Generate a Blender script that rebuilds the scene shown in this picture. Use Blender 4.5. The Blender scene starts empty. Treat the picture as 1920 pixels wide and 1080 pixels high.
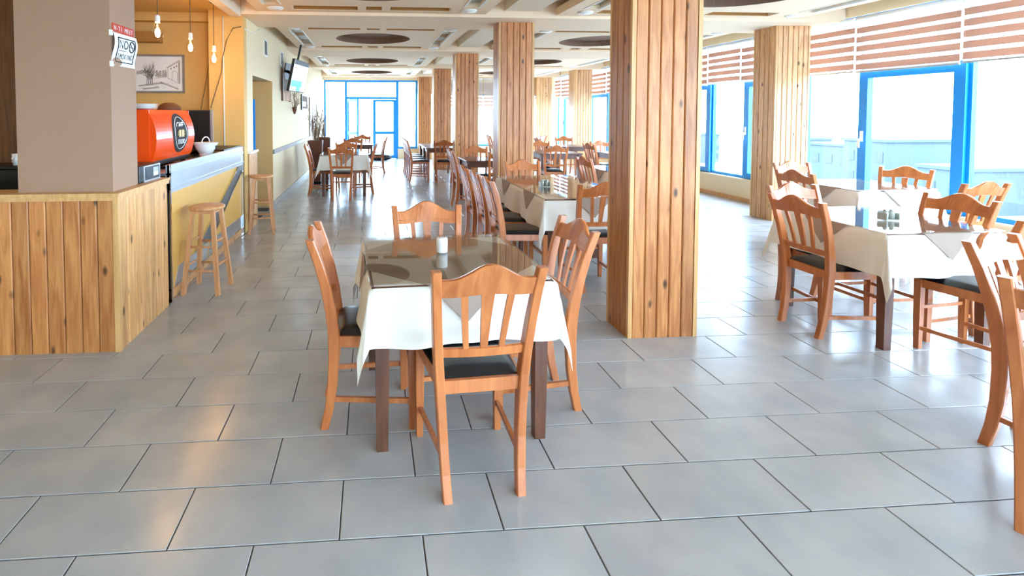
import bpy, bmesh, math, random
from mathutils import Vector, Matrix
from mathutils.geometry import tessellate_polygon
random.seed(7)
R = math.radians
SC = bpy.context.scene
COL = SC.collection

# ------------------------------------------------------------------ camera
FPX, CX, CY, PIT, YAW, CAMH = 955.7, 764.7, 248.7, 0.03671, 0.07328, 1.5234
cd = bpy.data.cameras.new('camera'); cam = bpy.data.objects.new('camera', cd); COL.objects.link(cam)
cd.sensor_width = 36; cd.lens = FPX * 36 / 1920
cd.shift_x = (960 - CX) / 1920; cd.shift_y = (CY - 540) / 1920
cd.clip_start = 0.05; cd.clip_end = 800
cam.location = (0, 0, CAMH); cam.rotation_euler = (math.pi / 2 - PIT, 0, -YAW)
SC.camera = cam

# ------------------------------------------------------------------ sky, daylight, exposure
w = bpy.data.worlds.new('sky'); SC.world = w; w.use_nodes = True
bg = w.node_tree.nodes['Background']
bg.inputs[0].default_value = (0.58, 0.80, 1.0, 1); bg.inputs[1].default_value = 12.0
SC.view_settings.view_transform = 'Standard'; SC.view_settings.look = 'None'
SC.view_settings.exposure = 1.15; SC.view_settings.gamma = 1; SC.view_settings.use_curve_mapping = False
SC.cycles.use_denoising = True
SC.cycles.max_bounces = 10; SC.cycles.diffuse_bounces = 6; SC.cycles.glossy_bounces = 4
SC.cycles.transparent_max_bounces = 16; SC.cycles.sample_clamp_indirect = 8

def portal(loc, rot, sx, sy):                       # marks a window opening for sky sampling
    l = bpy.data.lights.new('window_daylight', 'AREA'); l.shape = 'RECTANGLE'; l.size = sx; l.size_y = sy
    l.cycles.is_portal = True
    o = bpy.data.objects.new('window_daylight', l); COL.objects.link(o); o.location = loc; o.rotation_euler = rot

# ------------------------------------------------------------------ materials
def lin(c):
    return tuple(((v / 255) / 12.92 if v / 255 <= .04045 else ((v / 255 + .055) / 1.055) ** 2.4) for v in c) + (1,)
def newmat(name):
    m = bpy.data.materials.new(name); m.use_nodes = True
    return m, m.node_tree, m.node_tree.nodes, m.node_tree.nodes['Principled BSDF']
def plain(name, c, rough=.5, metal=0, noise=.06, scale=6, spec=.5, bump=0, **kw):
    m, t, n, p = newmat(name)
    tc = n.new('ShaderNodeTexCoord'); nz = n.new('ShaderNodeTexNoise'); nz.inputs['Scale'].default_value = scale; nz.inputs['Detail'].default_value = 4
    t.links.new(tc.outputs['Object'], nz.inputs['Vector'])
    mx = n.new('ShaderNodeMix'); mx.data_type = 'RGBA'
    l = lin(c)
    mx.inputs['A'].default_value = tuple(v * (1 - noise) for v in l[:3]) + (1,)
    mx.inputs['B'].default_value = tuple(min(1, v * (1 + noise)) for v in l[:3]) + (1,)
    t.links.new(nz.outputs['Fac'], mx.inputs['Factor']); t.links.new(mx.outputs['Result'], p.inputs['Base Color'])
    p.inputs['Roughness'].default_value = rough; p.inputs['Metallic'].default_value = metal
    p.inputs['Specular IOR Level'].default_value = spec
    if bump:
        b = n.new('ShaderNodeBump'); b.inputs['Strength'].default_value = bump; b.inputs['Distance'].default_value = .004
        t.links.new(nz.outputs['Fac'], b.inputs['Height']); t.links.new(b.outputs['Normal'], p.inputs['Normal'])
    return m
def wood(name, c1, c2, rough=.4, axis='Z', scale=9, knots=0, vary=.25, coat=0):
    m, t, n, p = newmat(name); L = t.links
    tc = n.new('ShaderNodeTexCoord'); oi = n.new('ShaderNodeObjectInfo')
    mp = n.new('ShaderNodeMapping'); s = [1, 1, 1]; s['XYZ'.index(axis)] = .09
    mp.inputs['Scale'].default_value = s
    ad = n.new('ShaderNodeVectorMath'); ad.operation = 'ADD'
    mu = n.new('ShaderNodeMath'); mu.operation = 'MULTIPLY'; mu.inputs[1].default_value = 37
    L.new(oi.outputs['Random'], mu.inputs[0]); L.new(tc.outputs['Object'], ad.inputs[0]); L.new(mu.outputs[0], ad.inputs[1])
    L.new(ad.outputs[0], mp.inputs['Vector'])
    nz = n.new('ShaderNodeTexNoise'); nz.inputs['Scale'].default_value = scale * 4; nz.inputs['Detail'].default_value = 6; nz.inputs['Distortion'].default_value = .6
    L.new(mp.outputs[0], nz.inputs['Vector'])
    rp = n.new('ShaderNodeValToRGB'); rp.color_ramp.elements[0].position = .3; rp.color_ramp.elements[1].position = .72
    rp.color_ramp.elements[0].color = lin(c1); rp.color_ramp.elements[1].color = lin(c2)
    L.new(nz.outputs['Fac'], rp.inputs[0]); col = rp.outputs[0]
    if vary:
        hs = n.new('ShaderNodeHueSaturation'); mr = n.new('ShaderNodeMapRange')
        mr.inputs['To Min'].default_value = 1 - vary; mr.inputs['To Max'].default_value = 1 + vary
        L.new(oi.outputs['Random'], mr.inputs[0]); L.new(mr.outputs[0], hs.inputs['Value']); L.new(col, hs.inputs['Color']); col = hs.outputs[0]
    if knots:
        m2 = n.new('ShaderNodeMapping'); s2 = [1, 1, 1]; s2['XYZ'.index(axis)] = .45; m2.inputs['Scale'].default_value = s2
        L.new(ad.outputs[0], m2.inputs['Vector'])
        vo = n.new('ShaderNodeTexVoronoi'); vo.inputs['Scale'].default_value = knots
        L.new(m2.outputs[0], vo.inputs['Vector'])
        r2 = n.new('ShaderNodeValToRGB'); r2.color_ramp.elements[0].position = .07; r2.color_ramp.elements[1].position = .17
        r2.color_ramp.elements[0].color = (1, 1, 1, 1); r2.color_ramp.elements[1].color = (0, 0, 0, 1)
        L.new(vo.outputs['Distance'], r2.inputs[0])
        mk = n.new('ShaderNodeMix'); mk.data_type = 'RGBA'; L.new(r2.outputs[0], mk.inputs['Factor']); L.new(col, mk.inputs['A'])
        mk.inputs['B'].default_value = tuple(v * .22 for v in lin(c1)[:3]) + (1,); col = mk.outputs['Result']
    L.new(col, p.inputs['Base Color']); p.inputs['Roughness'].default_value = rough
    p.inputs['Coat Weight'].default_value = coat; p.inputs['Coat Roughness'].default_value = .2
    return m
def emit(name, c, s):
    m, t, n, p = newmat(name); p.inputs['Base Color'].default_value = lin(c)
    p.inputs['Emission Color'].default_value = lin(c); p.inputs['Emission Strength'].default_value = s
    return m
def glassy(name, tint, ior=1.45, rough=.02, extra=0.0):
    m, t, n, p = newmat(name); L = t.links
    n.remove(p); out = n['Material Output']
    tr = n.new('ShaderNodeBsdfTransparent'); tr.inputs[0].default_value = tint + (1,)
    gl = n.new('ShaderNodeBsdfGlossy'); gl.inputs['Roughness'].default_value = rough
    fr = n.new('ShaderNodeFresnel'); ge = n.new('ShaderNodeNewGeometry'); mr = n.new('ShaderNodeMapRange')
    mr.inputs['To Min'].default_value = ior; mr.inputs['To Max'].default_value = 1 / ior     # same mirror strength on both skins of a sheet
    L.new(ge.outputs['Backfacing'], mr.inputs[0]); L.new(mr.outputs[0], fr.inputs['IOR'])
    mx = n.new('ShaderNodeMixShader'); L.new(fr.outputs[0], mx.inputs[0]); L.new(tr.outputs[0], mx.inputs[1]); L.new(gl.outputs[0], mx.inputs[2])
    L.new(mx.outputs[0], out.inputs[0])
    return m
def translucent(name, c, trans=.0, mixt=.5):
    m, t, n, p = newmat(name); L = t.links; n.remove(p); out = n['Material Output']
    d = n.new('ShaderNodeBsdfDiffuse'); d.inputs[0].default_value = lin(c)
    tl = n.new('ShaderNodeBsdfTranslucent'); tl.inputs[0].default_value = lin(c)
    mx = n.new('ShaderNodeMixShader'); mx.inputs[0].default_value = mixt; L.new(d.outputs[0], mx.inputs[1]); L.new(tl.outputs[0], mx.inputs[2])
    o = mx.outputs[0]
    if trans:
        tp = n.new('ShaderNodeBsdfTransparent'); m2 = n.new('ShaderNodeMixShader'); m2.inputs[0].default_value = trans
        L.new(o, m2.inputs[1]); L.new(tp.outputs[0], m2.inputs[2]); o = m2.outputs[0]
    L.new(o, out.inputs[0]); return m
def tile_mat():
    m, t, n, p = newmat('glazed tile'); L = t.links
    geo = n.new('ShaderNodeNewGeometry'); oi = n.new('ShaderNodeObjectInfo')
    nz = n.new('ShaderNodeTexNoise'); nz.inputs['Scale'].default_value = 3.5; nz.inputs['Detail'].default_value = 5
    L.new(geo.outputs['Position'], nz.inputs['Vector'])
    rp = n.new('ShaderNodeValToRGB'); rp.color_ramp.elements[0].position = .3; rp.color_ramp.elements[1].position = .75
    rp.color_ramp.elements[0].color = lin((160, 163, 166)); rp.color_ramp.elements[1].color = lin((181, 180, 178))
    L.new(nz.outputs['Fac'], rp.inputs[0])
    hs = n.new('ShaderNodeHueSaturation'); mr = n.new('ShaderNodeMapRange'); mr.inputs['To Min'].default_value = .95; mr.inputs['To Max'].default_value = 1.05
    L.new(oi.outputs['Random'], mr.inputs[0]); L.new(mr.outputs[0], hs.inputs['Value']); L.new(rp.outputs[0], hs.inputs['Color'])
    L.new(hs.outputs[0], p.inputs['Base Color'])
    n2 = n.new('ShaderNodeTexNoise'); n2.inputs['Scale'].default_value = 5; L.new(geo.outputs['Position'], n2.inputs['Vector'])
    m2 = n.new('ShaderNodeMapRange'); m2.inputs['To Min'].default_value = .16; m2.inputs['To Max'].default_value = .27
    L.new(n2.outputs['Fac'], m2.inputs[0]); L.new(m2.outputs[0], p.inputs['Roughness'])
    p.inputs['Specular IOR Level'].default_value = .62
    return m
M = {}
M['tile'] = tile_mat()
M['grout'] = plain('dark grout', (70, 66, 62), .9)
M['cream'] = plain('cream wall paint', (232, 212, 174), .75, noise=.03, bump=.1, scale=40)
M['ceil'] = plain('cream ceiling paint', (238, 214, 184), .8, noise=.02)
M['slab'] = plain('pale slab paint', (226, 210, 186), .85, noise=.02)
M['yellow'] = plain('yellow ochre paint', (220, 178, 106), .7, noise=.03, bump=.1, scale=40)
M['tan'] = plain('warm-lit passage paint', (218, 172, 108), .75, noise=.03)  # tan puts warm lamp light into the passage wall colour
M['barpanel'] = plain('golden bar panel laminate', (216, 166, 80), .45, noise=.03)
M['pier'] = plain('taupe pier paint', (162, 128, 104), .75, noise=.05, scale=4, bump=.1)
M['white'] = plain('white paint', (235, 233, 228), .5, noise=.02)
M['recess'] = plain('brown recess paint', (122, 92, 72), .8, noise=.03)
M['slot'] = plain('ochre slot lining', (170, 120, 58), .7, noise=.03)
M['frost'] = plain('frosted grey glass', (172, 178, 170), .35)
M['pine'] = wood('varnished knotty pine', (164, 96, 46), (208, 144, 84), .45, knots=8.5, vary=.14, coat=.08)
M['pine2'] = wood('pale varnished pine', (186, 130, 76), (224, 174, 116), .4, knots=9, vary=.14, coat=.08)
M['pinetrim'] = wood('pine moulding', (196, 146, 88), (222, 176, 118), .4, vary=.05)
M['chair'] = wood('reddish beech stain', (172, 94, 46), (206, 126, 70), .33, vary=.08, scale=6, coat=.3)
M['tablewood'] = wood('dark stained table wood', (78, 44, 28), (112, 66, 42), .38, vary=.08, coat=.3)
M['stool'] = wood('light beech', (190, 132, 84), (220, 166, 116), .42, vary=.06)
M['darkwood'] = wood('dark brown panel', (72, 40, 16), (112, 66, 28), .45, vary=.1)
M['leather'] = plain('black leatherette', (22, 24, 28), .32, noise=.2, scale=60, bump=.15)
M['cloth'] = plain('white tablecloth weave', (236, 232, 222), .85, noise=.02, scale=90, bump=.2)
M['overlay'] = plain('taupe overlay cloth', (164, 146, 132), .85, noise=.04, scale=90, bump=.2)
M['tglass'] = glassy('smoked table glass', (.95, .94, .92), 1.7, .015)
M['pane'] = glassy('window pane', (.97, .98, 1.0), 1.3, .0)
M['clear'] = glassy('clear bulb glass', (.98, .97, .94), 1.3, .0)
M['blue'] = plain('azure window frame paint', (8, 142, 226), .4, noise=.03)
M['blind'] = translucent('brown blind fabric', (196, 160, 142), 0, .5)
M['sheer'] = translucent('sheer white fabric', (240, 240, 238), .72, .5)
M['alu'] = plain('pale aluminium', (196, 200, 204), .35, .8)
M['steel'] = plain('brushed stainless steel', (196, 204, 210), .28, .9, noise=.05, scale=3)
M['darksteel'] = plain('dark brushed steel', (120, 126, 130), .35, .8, noise=.1, scale=4)
M['chrome'] = plain('polished chrome', (220, 224, 228), .08, 1)
M['black'] = plain('black plastic', (14, 14, 15), .4)
M['darkgrey'] = plain('dark grey plastic', (52, 54, 58), .45)
M['rail'] = plain('grey dado rail', (142, 132, 124), .45)
M['base'] = plain('grey skirting', (176, 168, 158), .5)
M['orange'] = plain('orange machine paint', (240, 76, 12), .22, noise=.02, coat=1)
M['offwhite'] = plain('white enamel', (238, 238, 236), .25, noise=.01)
M['red'] = plain('red sign print', (192, 62, 34), .6)
M['paper'] = plain('white paper', (236, 238, 236), .7)
M['ink'] = plain('black ink', (24, 24, 26), .7)
M['greyink'] = plain('grey pencil', (98, 96, 92), .8)
M['midink'] = plain('pale pencil wash', (176, 174, 168), .8)
M['gold'] = plain('gold print', (206, 176, 112), .5)
M['bulb'] = emit('glowing filament', (255, 196, 120), 150)
M['screen'] = emit('lit tv screen', (226, 232, 236), 1.1)
M['screenblue'] = emit('tv picture blue', (70, 140, 176), 1.0)
M['canvas'] = plain('abstract orange canvas', (196, 150, 112), .7, noise=.35, scale=5)
M['planter'] = wood('dark lacquered planter', (70, 34, 22), (112, 60, 38), .35, vary=.1)
M['twig'] = plain('dry twig bark', (150, 124, 98), .8, noise=.2, scale=30)
M['cardbrown'] = plain('brown wicker', (104, 58, 30), .7, noise=.2, scale=30)
M['cable'] = plain('cable sheath', (92, 74, 52), .6)
M['ground'] = plain('pale dusty ground', (150, 146, 138), .9, noise=.1, scale=.05)
M['bld'] = plain('darkened facade render', (58, 70, 80), .9, noise=.05, scale=.2)  # darkened so the houses stay faintly visible in the overexposed daylight
M['bldwin'] = plain('dark window glass far away', (36, 48, 58), .4)

# ------------------------------------------------------------------ mesh helpers
class MB:
    def __init__(s): s.v = []; s.f = []; s.sm = set()
    def add(s, v, f, smooth=False):
        o = len(s.v); s.v += [tuple(p) for p in v]
        for q in f:
            if smooth: s.sm.add(len(s.f))
            s.f.append(tuple(i + o for i in q))
        return s
    def box(s, x0, x1, y0, y1, z0, z1):
        return s.add([(x0, y0, z0), (x1, y0, z0), (x1, y1, z0), (x0, y1, z0), (x0, y0, z1), (x1, y0, z1), (x1, y1, z1), (x0, y1, z1)],
                     [(0, 3, 2, 1), (4, 5, 6, 7), (0, 1, 5, 4), (1, 2, 6, 5), (2, 3, 7, 6), (3, 0, 4, 7)])
    def loft(s, rings, cap=True, closed=True, smooth=False):
        n = len(rings[0]); v = [p for r in rings for p in r]; f = []
        for a in range(len(rings) - 1):
            for i in range(n if closed else n - 1):
                j = (i + 1) % n
                f.append((a * n + i, a * n + j, (a + 1) * n + j, (a + 1) * n + i))
        o = len(s.v); s.add(v, f, smooth)
        if cap:
            s.f.append(tuple(o + i for i in reversed(range(n)))); s.f.append(tuple(o + (len(rings) - 1) * n + i for i in range(n)))
        return s
    def lathe(s, prof, c=(0, 0, 0), seg=20, cap=True):
        return s.loft([[(c[0] + r * math.cos(2 * math.pi * i / seg), c[1] + r * math.sin(2 * math.pi * i / seg), c[2] + z) for i in range(seg)] for r, z in prof], cap, True, True)
    def tube(s, pts, r, seg=8, cap=True):
        pts = [Vector(p) for p in pts]; rings = []
        for i, p in enumerate(pts):
            d = (pts[min(i + 1, len(pts) - 1)] - pts[max(i - 1, 0)]).normalized()
            u = d.cross(Vector((0, 0, 1)) if abs(d.z) < .9 else Vector((1, 0, 0))).normalized(); q = d.cross(u)
            rr = r[i] if isinstance(r, (list, tuple)) else r
            rings.append([p + (u * math.cos(2 * math.pi * k / seg) + q * math.sin(2 * math.pi * k / seg)) * rr for k in range(seg)])
        return s.loft(rings, cap, True, True)
    def bar(s, a, b, wx, wy, up=(0, 0, 1)):
        a, b = Vector(a), Vector(b); d = (b - a).normalized(); u = d.cross(Vector(up))
        if u.length < 1e-4: u = d.cross(Vector((1, 0, 0)))
        u.normalize(); q = d.cross(u)
        rg = lambda p: [p + u * wx / 2 + q * wy / 2, p - u * wx / 2 + q * wy / 2, p - u * wx / 2 - q * wy / 2, p + u * wx / 2 - q * wy / 2]
        return s.loft([rg(a), rg(b)])
    def prism(s, poly, z0, z1, holes=()):
        loops = [list(poly)] + [list(h) for h in holes]
        tri = tessellate_polygon([[Vector((p[0], p[1], 0)) for p in l] for l in loops])
        flat = [p for l in loops for p in l]; n = len(flat); o = len(s.v)
        s.v += [(p[0], p[1], z0) for p in flat] + [(p[0], p[1], z1) for p in flat]
        for a, b, c in tri:
            A, B, Cc = flat[a], flat[b], flat[c]
            if (B[0] - A[0]) * (Cc[1] - A[1]) - (B[1] - A[1]) * (Cc[0] - A[0]) < 0: a, b, c = a, c, b
            s.f.append((o + n + a, o + n + b, o + n + c)); s.f.append((o + a, o + c, o + b))
        k = 0
        for l in loops:
            m = len(l)
            for i in range(m):
                j = (i + 1) % m; s.f.append((o + k + i, o + k + j, o + n + k + j, o + n + k + i))
            k += m
        return s
    def mesh(s, name):
        me = bpy.data.meshes.new(name); me.from_pydata(s.v, [], s.f)
        for i in s.sm: me.polygons[i].use_smooth = True
        bm = bmesh.new(); bm.from_mesh(me); bmesh.ops.recalc_face_normals(bm, faces=bm.faces); bm.to_mesh(me); bm.free()
        return me
    def build(s, name, mat, parent=None, loc=(0, 0, 0), rz=0):
        return mobj(name, s.mesh(name), mat, parent, loc, rz)
def mobj(name, me, mat, parent=None, loc=(0, 0, 0), rz=0):
    if mat is not None and not me.materials: me.materials.append(M[mat])
    o = bpy.data.objects.new(name, me); COL.objects.link(o); o.location = loc
    if rz: o.rotation_euler = (0, 0, rz)
    if parent: o.parent = parent
    return o
def tag(o, label=None, cat=None, group=None, kind=None):
    if label: o['label'] = label
    if cat: o['category'] = cat
    if group: o['group'] = group
    if kind: o['kind'] = kind
    return o
def thing(name, label, cat, loc=(0, 0, 0), rz=0, group=None):
    o = bpy.data.objects.new(name, None); o.empty_display_size = .1; COL.objects.link(o)
    o.location = loc; o.rotation_euler = (0, 0, rz)
    return tag(o, label, cat, group)
def dup(root, loc, rz, label, group=None):
    r = root.copy(); COL.objects.link(r); r.location = loc; r.rotation_euler = (0, 0, rz); r['label'] = label
    if group: r['group'] = group
    for ch in list(root.children):
        c = ch.copy(); COL.objects.link(c); c.parent = r
        for g in list(ch.children):
            d = g.copy(); COL.objects.link(d); d.parent = c
    return r
def B(x0, x1, y0, y1, z0, z1): return MB().box(x0, x1, y0, y1, z0, z1)
def cbox(x0, x1, y0, y1, z0, z1, c=.004):           # box with chamfered edges
    me = B(x0, x1, y0, y1, z0, z1).mesh('box'); bm = bmesh.new(); bm.from_mesh(me)
    bmesh.ops.bevel(bm, geom=bm.edges[:], offset=c, segments=1, affect='EDGES'); bm.to_mesh(me); bm.free(); return me
def text_mesh(txt, size, mat, parent, mtx, name='lettering', sx=1.0, extrude=.0006):
    cu = bpy.data.curves.new('txt', 'FONT'); cu.body = txt; cu.size = size; cu.align_x = 'CENTER'; cu.align_y = 'CENTER'; cu.extrude = extrude
    o = bpy.data.objects.new('txt', cu); COL.objects.link(o)
    dg = bpy.context.evaluated_depsgraph_get(); me = bpy.data.meshes.new_from_object(o.evaluated_get(dg))
    bpy.data.objects.remove(o); me.materials.clear()
    me.transform(mtx @ Matrix.Diagonal((sx, 1, 1, 1)))
    return mobj(name, me, mat, parent)

# ================================================================== SETTING
XL, XR, YE, YR = -1.6, 6.45, 17.3, -4.0
# ---- floor: grout bed and single tiles in half bond
fl = tag(B(-4.2, XR + .2, YR, YE + .2, -.12, -.004).build('floor', 'grout'), kind='structure')
TX0, TY0, TA, TB = -1.9157, 3.2830, .6, .3
tw, td = TA - .005, TB - .005
def tile_mb(mb, cx, cy, c=.0018, w2=tw / 2, d2=td / 2):
    r = lambda a, b, z: [(cx - a, cy - b, z), (cx + a, cy - b, z), (cx + a, cy + b, z), (cx - a, cy + b, z)]
    o = len(mb.v); mb.v += r(w2, d2, -.004) + r(w2, d2, -c) + r(w2 - c, d2 - c, 0)
    for k in (0, 4):
        for i in range(4):
            j = (i + 1) % 4; mb.f.append((o + k + i, o + k + j, o + k + 4 + j, o + k + 4 + i))
    mb.f.append((o + 8, o + 9, o + 10, o + 11))
def project(x, y, z):
    cp, sp, c, s_ = math.cos(PIT), math.sin(PIT), math.cos(YAW), math.sin(YAW)
    fw = Vector((s_ * cp, c * cp, -sp)); rt = Vector((c, -s_, 0)); up = rt.cross(fw)
    v = Vector((x, y, z - CAMH)); d = v.dot(fw)
    if d < .05: return None
    return CX + FPX * v.dot(rt) / d, CY - FPX * v.dot(up) / d
tiles = []
for r in range(-48, 25):
    cy = TY0 - TB * (r + .5)
    if cy < YR + .1 or cy > YE: continue
    for i in range(-5, 16):
        cx = TX0 + TA * (i + .5 + (.5 if r % 2 else 0))
        if cx - .3 > XR - .02 or cx + .3 < -4.1: continue
        if cx < XL - .25 and cy > 3.6: continue
        p = [project(cx + a, cy + b, 0) for a in (-.29, .29) for b in (-.14, .14)]
        vis = any(q and -10 < q[0] < 1930 and 150 < q[1] < 1090 for q in p)
        tiles.append((not vis, cy if vis else 99, cx, cy))
tiles.sort()
tm = MB(); tile_mb(tm, 0, 0); tme = tm.mesh('floor_tile'); rest = MB()
for k, (nv, key, cx, cy) in enumerate(tiles):
    cxe = cx
    if k < 298 and not nv: mobj('tile', tme, 'tile', fl, (cx, cy, 0))
    else: tile_mb(rest, cx, cy)
ro = rest.build('tile_field', 'tile', fl); ro['kind'] = 'stuff'

# ---- walls
wl = MB()
wl.box(XL - .2, XL, 8.5, YE + .2, 0, 3.0)                       # far part of left wall
wl.box(XL - .2, XL, 7.1, 8.5, 2.05, 3.0)                       # lintel over passage
wl.box(XL - .2, XL, 6.78, 7.1, 0, 3.0)
tag(wl.build('wall_left', 'cream'), kind='structure')
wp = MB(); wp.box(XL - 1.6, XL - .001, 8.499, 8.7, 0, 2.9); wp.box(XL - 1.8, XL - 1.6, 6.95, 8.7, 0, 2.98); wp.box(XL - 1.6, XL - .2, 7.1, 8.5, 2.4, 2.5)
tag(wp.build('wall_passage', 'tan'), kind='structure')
tag(B(XL - .2, XL + .012, 8.502, YE, .0, .085).build('baseboard_left', 'base'), kind='structure')
tag(B(XL, XL + .025, 8.5, YE, .865, .935).build('trim_1', 'rail'), kind='structure')
wb = MB(); wb.box(-4.0, -2.03, 6.95, 7.1, 0, 3.0); wb.box(-2.03, XL, 6.62, 6.78, 0, 3.0); wb.box(-2.03, -1.95, 6.7, 6.95, 0, 3)
wb.box(-4.0, -2.03, 6.8, 6.95, 2.72, 2.83); wb.box(-4.2, -4.0, 3.6, 7.1, 0, 3.0)
tag(wb.build('wall_bar', 'yellow'), kind='structure')
we = MB(); we.box(1.6, XR, YE, YE + .2, 0, .42); we.box(1.6, XR, YE, YE + .2, 2.2, 3); we.box(XL, 1.6, YE, YE + .2, 2.66, 3); we.box(.93, 1.6, YE, YE + .2, 0, .34)
we.box(XL, -.85, YE, YE + .2, 0, .1)
tag(we.build('wall_end', 'cream'), kind='structure')
wr = MB(); wr.box(XR, XR + .2, YR, YE + .2, 0, .4); wr.box(XR, XR + .2, YR, YE + .2, 2.82, 3.05)
wr.box(XR - .05, XR, YR, YE, .37, .4)
tag(wr.build('wall_right', 'cream'), kind='structure')
tag(B(XR - .015, XR, YR, YE, 0, .07).build('baseboard_right', 'pinetrim'), kind='structure')
wq = MB(); wq.box(-4.2, XR + .2, YR - .2, YR, 0, .5); wq.box(-4.2, XR + .2, YR - .2, YR, 2.6, 3.05); wq.box(-4.2, .8, YR - .2, YR, .5, 2.6); wq.box(5.8, XR + .2, YR - .2, YR, .5, 2.6)
wq.box(-4.2, -4.0, YR, 3.6, 0, 3.05)
tag(wq.build('wall_rear', 'cream'), kind='structure')

# ---- ceiling: slab with hung panels, cross bands and long beam
ce = tag(B(-4.2, XR + .2, YR - .2, YE + .2, 2.98, 3.1).build('ceiling', 'slab'), kind='structure')
ZP, ZB = 2.80, 2.762
COLY = [3.285, 6.82, 10.38, 13.95]
BAYS = [(1.67, 'plain'), (5.21, 'l'), (8.77, 'l'), (12.38, 'l'), (15.72, 'l')]
def circ(cx, cy, r, n=40): return [(cx + r * math.cos(2 * math.pi * i / n), cy + r * math.sin(2 * math.pi * i / n)) for i in range(n)]
def rect(x0, x1, y0, y1): return [(x0, y0), (x1, y0), (x1, y1), (x0, y1)]
lamp_n = 0
ordn = ['nearest', 'second', 'third', 'farthest']
for bi, (yc, kd) in enumerate(BAYS):
    hl = 1.3 if bi < 4 else 1.25
    for side, (x0, x1, xc, sl, bx) in enumerate([(-1.39, 1.48, .05, (-.93, -.15, -.05, .145, .245, .98), (-1.235, -1.04, 1.125, 1.31)),
                                               (2.41, 5.72, 4.02, (2.86, 3.75, 3.92, 4.12, 4.29, 5.18), (2.6, 2.79, 5.38, 5.56))]):
        if bi == 0:
            B(x0, x1, YR, 2.95, ZP, ZP + .1).build('ceiling_panel', 'ceil', ce); continue
        y0, y1 = yc - hl, yc + hl
        rc = .63 if side == 0 else .68
        holes = [circ(xc, yc, rc)]; slots = []
        for (a, b) in ((sl[0], sl[1]), (sl[2], sl[3]), (sl[4], sl[5])):
            for s in (-1, 1):
                ya, yb = sorted((yc + s * .93, yc + s * 1.15)); slots.append(rect(a, b, ya, yb))
        boxes = [(bx[0], bx[1]), (bx[2], bx[3])]
        for a, b in boxes: holes.append(rect(a, b, yc - .86, yc + .86))
        pn = MB().prism(rect(x0, x1, y0, y1), ZP, ZP + .1, holes + slots).build('ceiling_panel', 'ceil', ce)
        MB().prism(circ(xc, yc, rc + .04), ZP + .1, ZP + .12).build('round_recess', 'recess', pn)
        MB().prism(circ(xc, yc, rc - .0005), ZP + .002, ZP + .1, [circ(xc, yc, rc - .008)]).build('recess_rim', 'recess', pn)
        for q in slots:
            B(q[0][0] - .01, q[1][0] + .01, q[0][1] - .01, q[2][1] + .01, ZP + .1, ZP + .115).build('slot_lining', 'slot', pn)
            B(q[0][0] + .001, q[1][0] - .001, q[2][1] - .012, q[2][1] - .001, ZP + .004, ZP + .1).build('slot_cheek', 'slot', pn)
        for k, (a, b) in enumerate(boxes):
            sd = ('left' if k == 0 else 'right')
            lb = 'recessed light box, %s of the %s brown ceiling circle over the %s' % (sd, ordn[bi - 1], 'aisle' if side == 0 else 'window tables')
            t = thing('ceiling_light_box', lb, 'ceiling light', ((a + b) / 2, yc, ZP), 0, 'recessed ceiling light boxes')
            hw = (b - a) / 2
            f = MB(); f.box(-hw - .012, -hw + .008, -.87, .87, -.006, .02); f.box(hw - .008, hw + .012, -.87, .87, -.006, .02); f.build('frame', 'white', t)
            for (ya, yb, mt) in ((-.855, -.31, 'frost'), (-.305, -.005, 'slot'), (.0, .48, 'frost'), (.485, .62, 'slot'), (.625, .855, 'frost')):
                B(-hw + .009, hw - .009, ya, yb, .05, .06).build('glass_strip' if mt == 'frost' else 'wood_strip', mt, t)
            for s in (-1, 1):
                lx = (a + b) / 2
                t2 = thing('ceiling_lamp', 'flat round lamp at %s end of %s light box, %s ceiling circle over %s' % ('near' if s < 0 else 'far', sd, ordn[bi - 1], 'aisle' if side == 0 else 'window tables'), 'ceiling lamp', (lx, yc + s * 1.06, ZP), 0, 'flat round ceiling lamps')
                MB().lathe([(.098, 0), (.098, -.008), (.09, -.014)], seg=24).build('rim', 'white', t2)
                MB().lathe([(.085, -.0145), (.08, -.02), (.05, -.026), (.01, -.028)], seg=24).build('diffuser', 'offwhite', t2)
bands = [(2.95, 3.91), (6.51, 7.47), (10.07, 11.08), (13.68, 14.47), (16.97, YE)]
for (a, b) in bands: B(XL, XR - .02, a, b, ZB, 2.98).build('cross_band', 'ceil', ce)
for k in range(5):
    a = [YR, 3.91, 7.47, 11.08, 14.47][k]; b = [2.95, 6.51, 10.07, 13.68, 16.97][k]
    B(1.73, 2.18, a, b, 2.85, 2.98).build('long_beam', 'slab', ce)
B(-4.0, -1.72, 3.6, 6.95, 2.83, 2.98).build('nook_ceiling', 'yellow', ce)  # ochre here puts the bulbs' warm light into a cream ceiling
B(-1.72, XL, 3.6, 6.5, 2.73, 2.98).build('nook_bulkhead', 'slab', ce)
B(-4.0, XL, YR, 3.4, 2.83, 2.98).build('side_ceiling', 'slab', ce)

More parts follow.
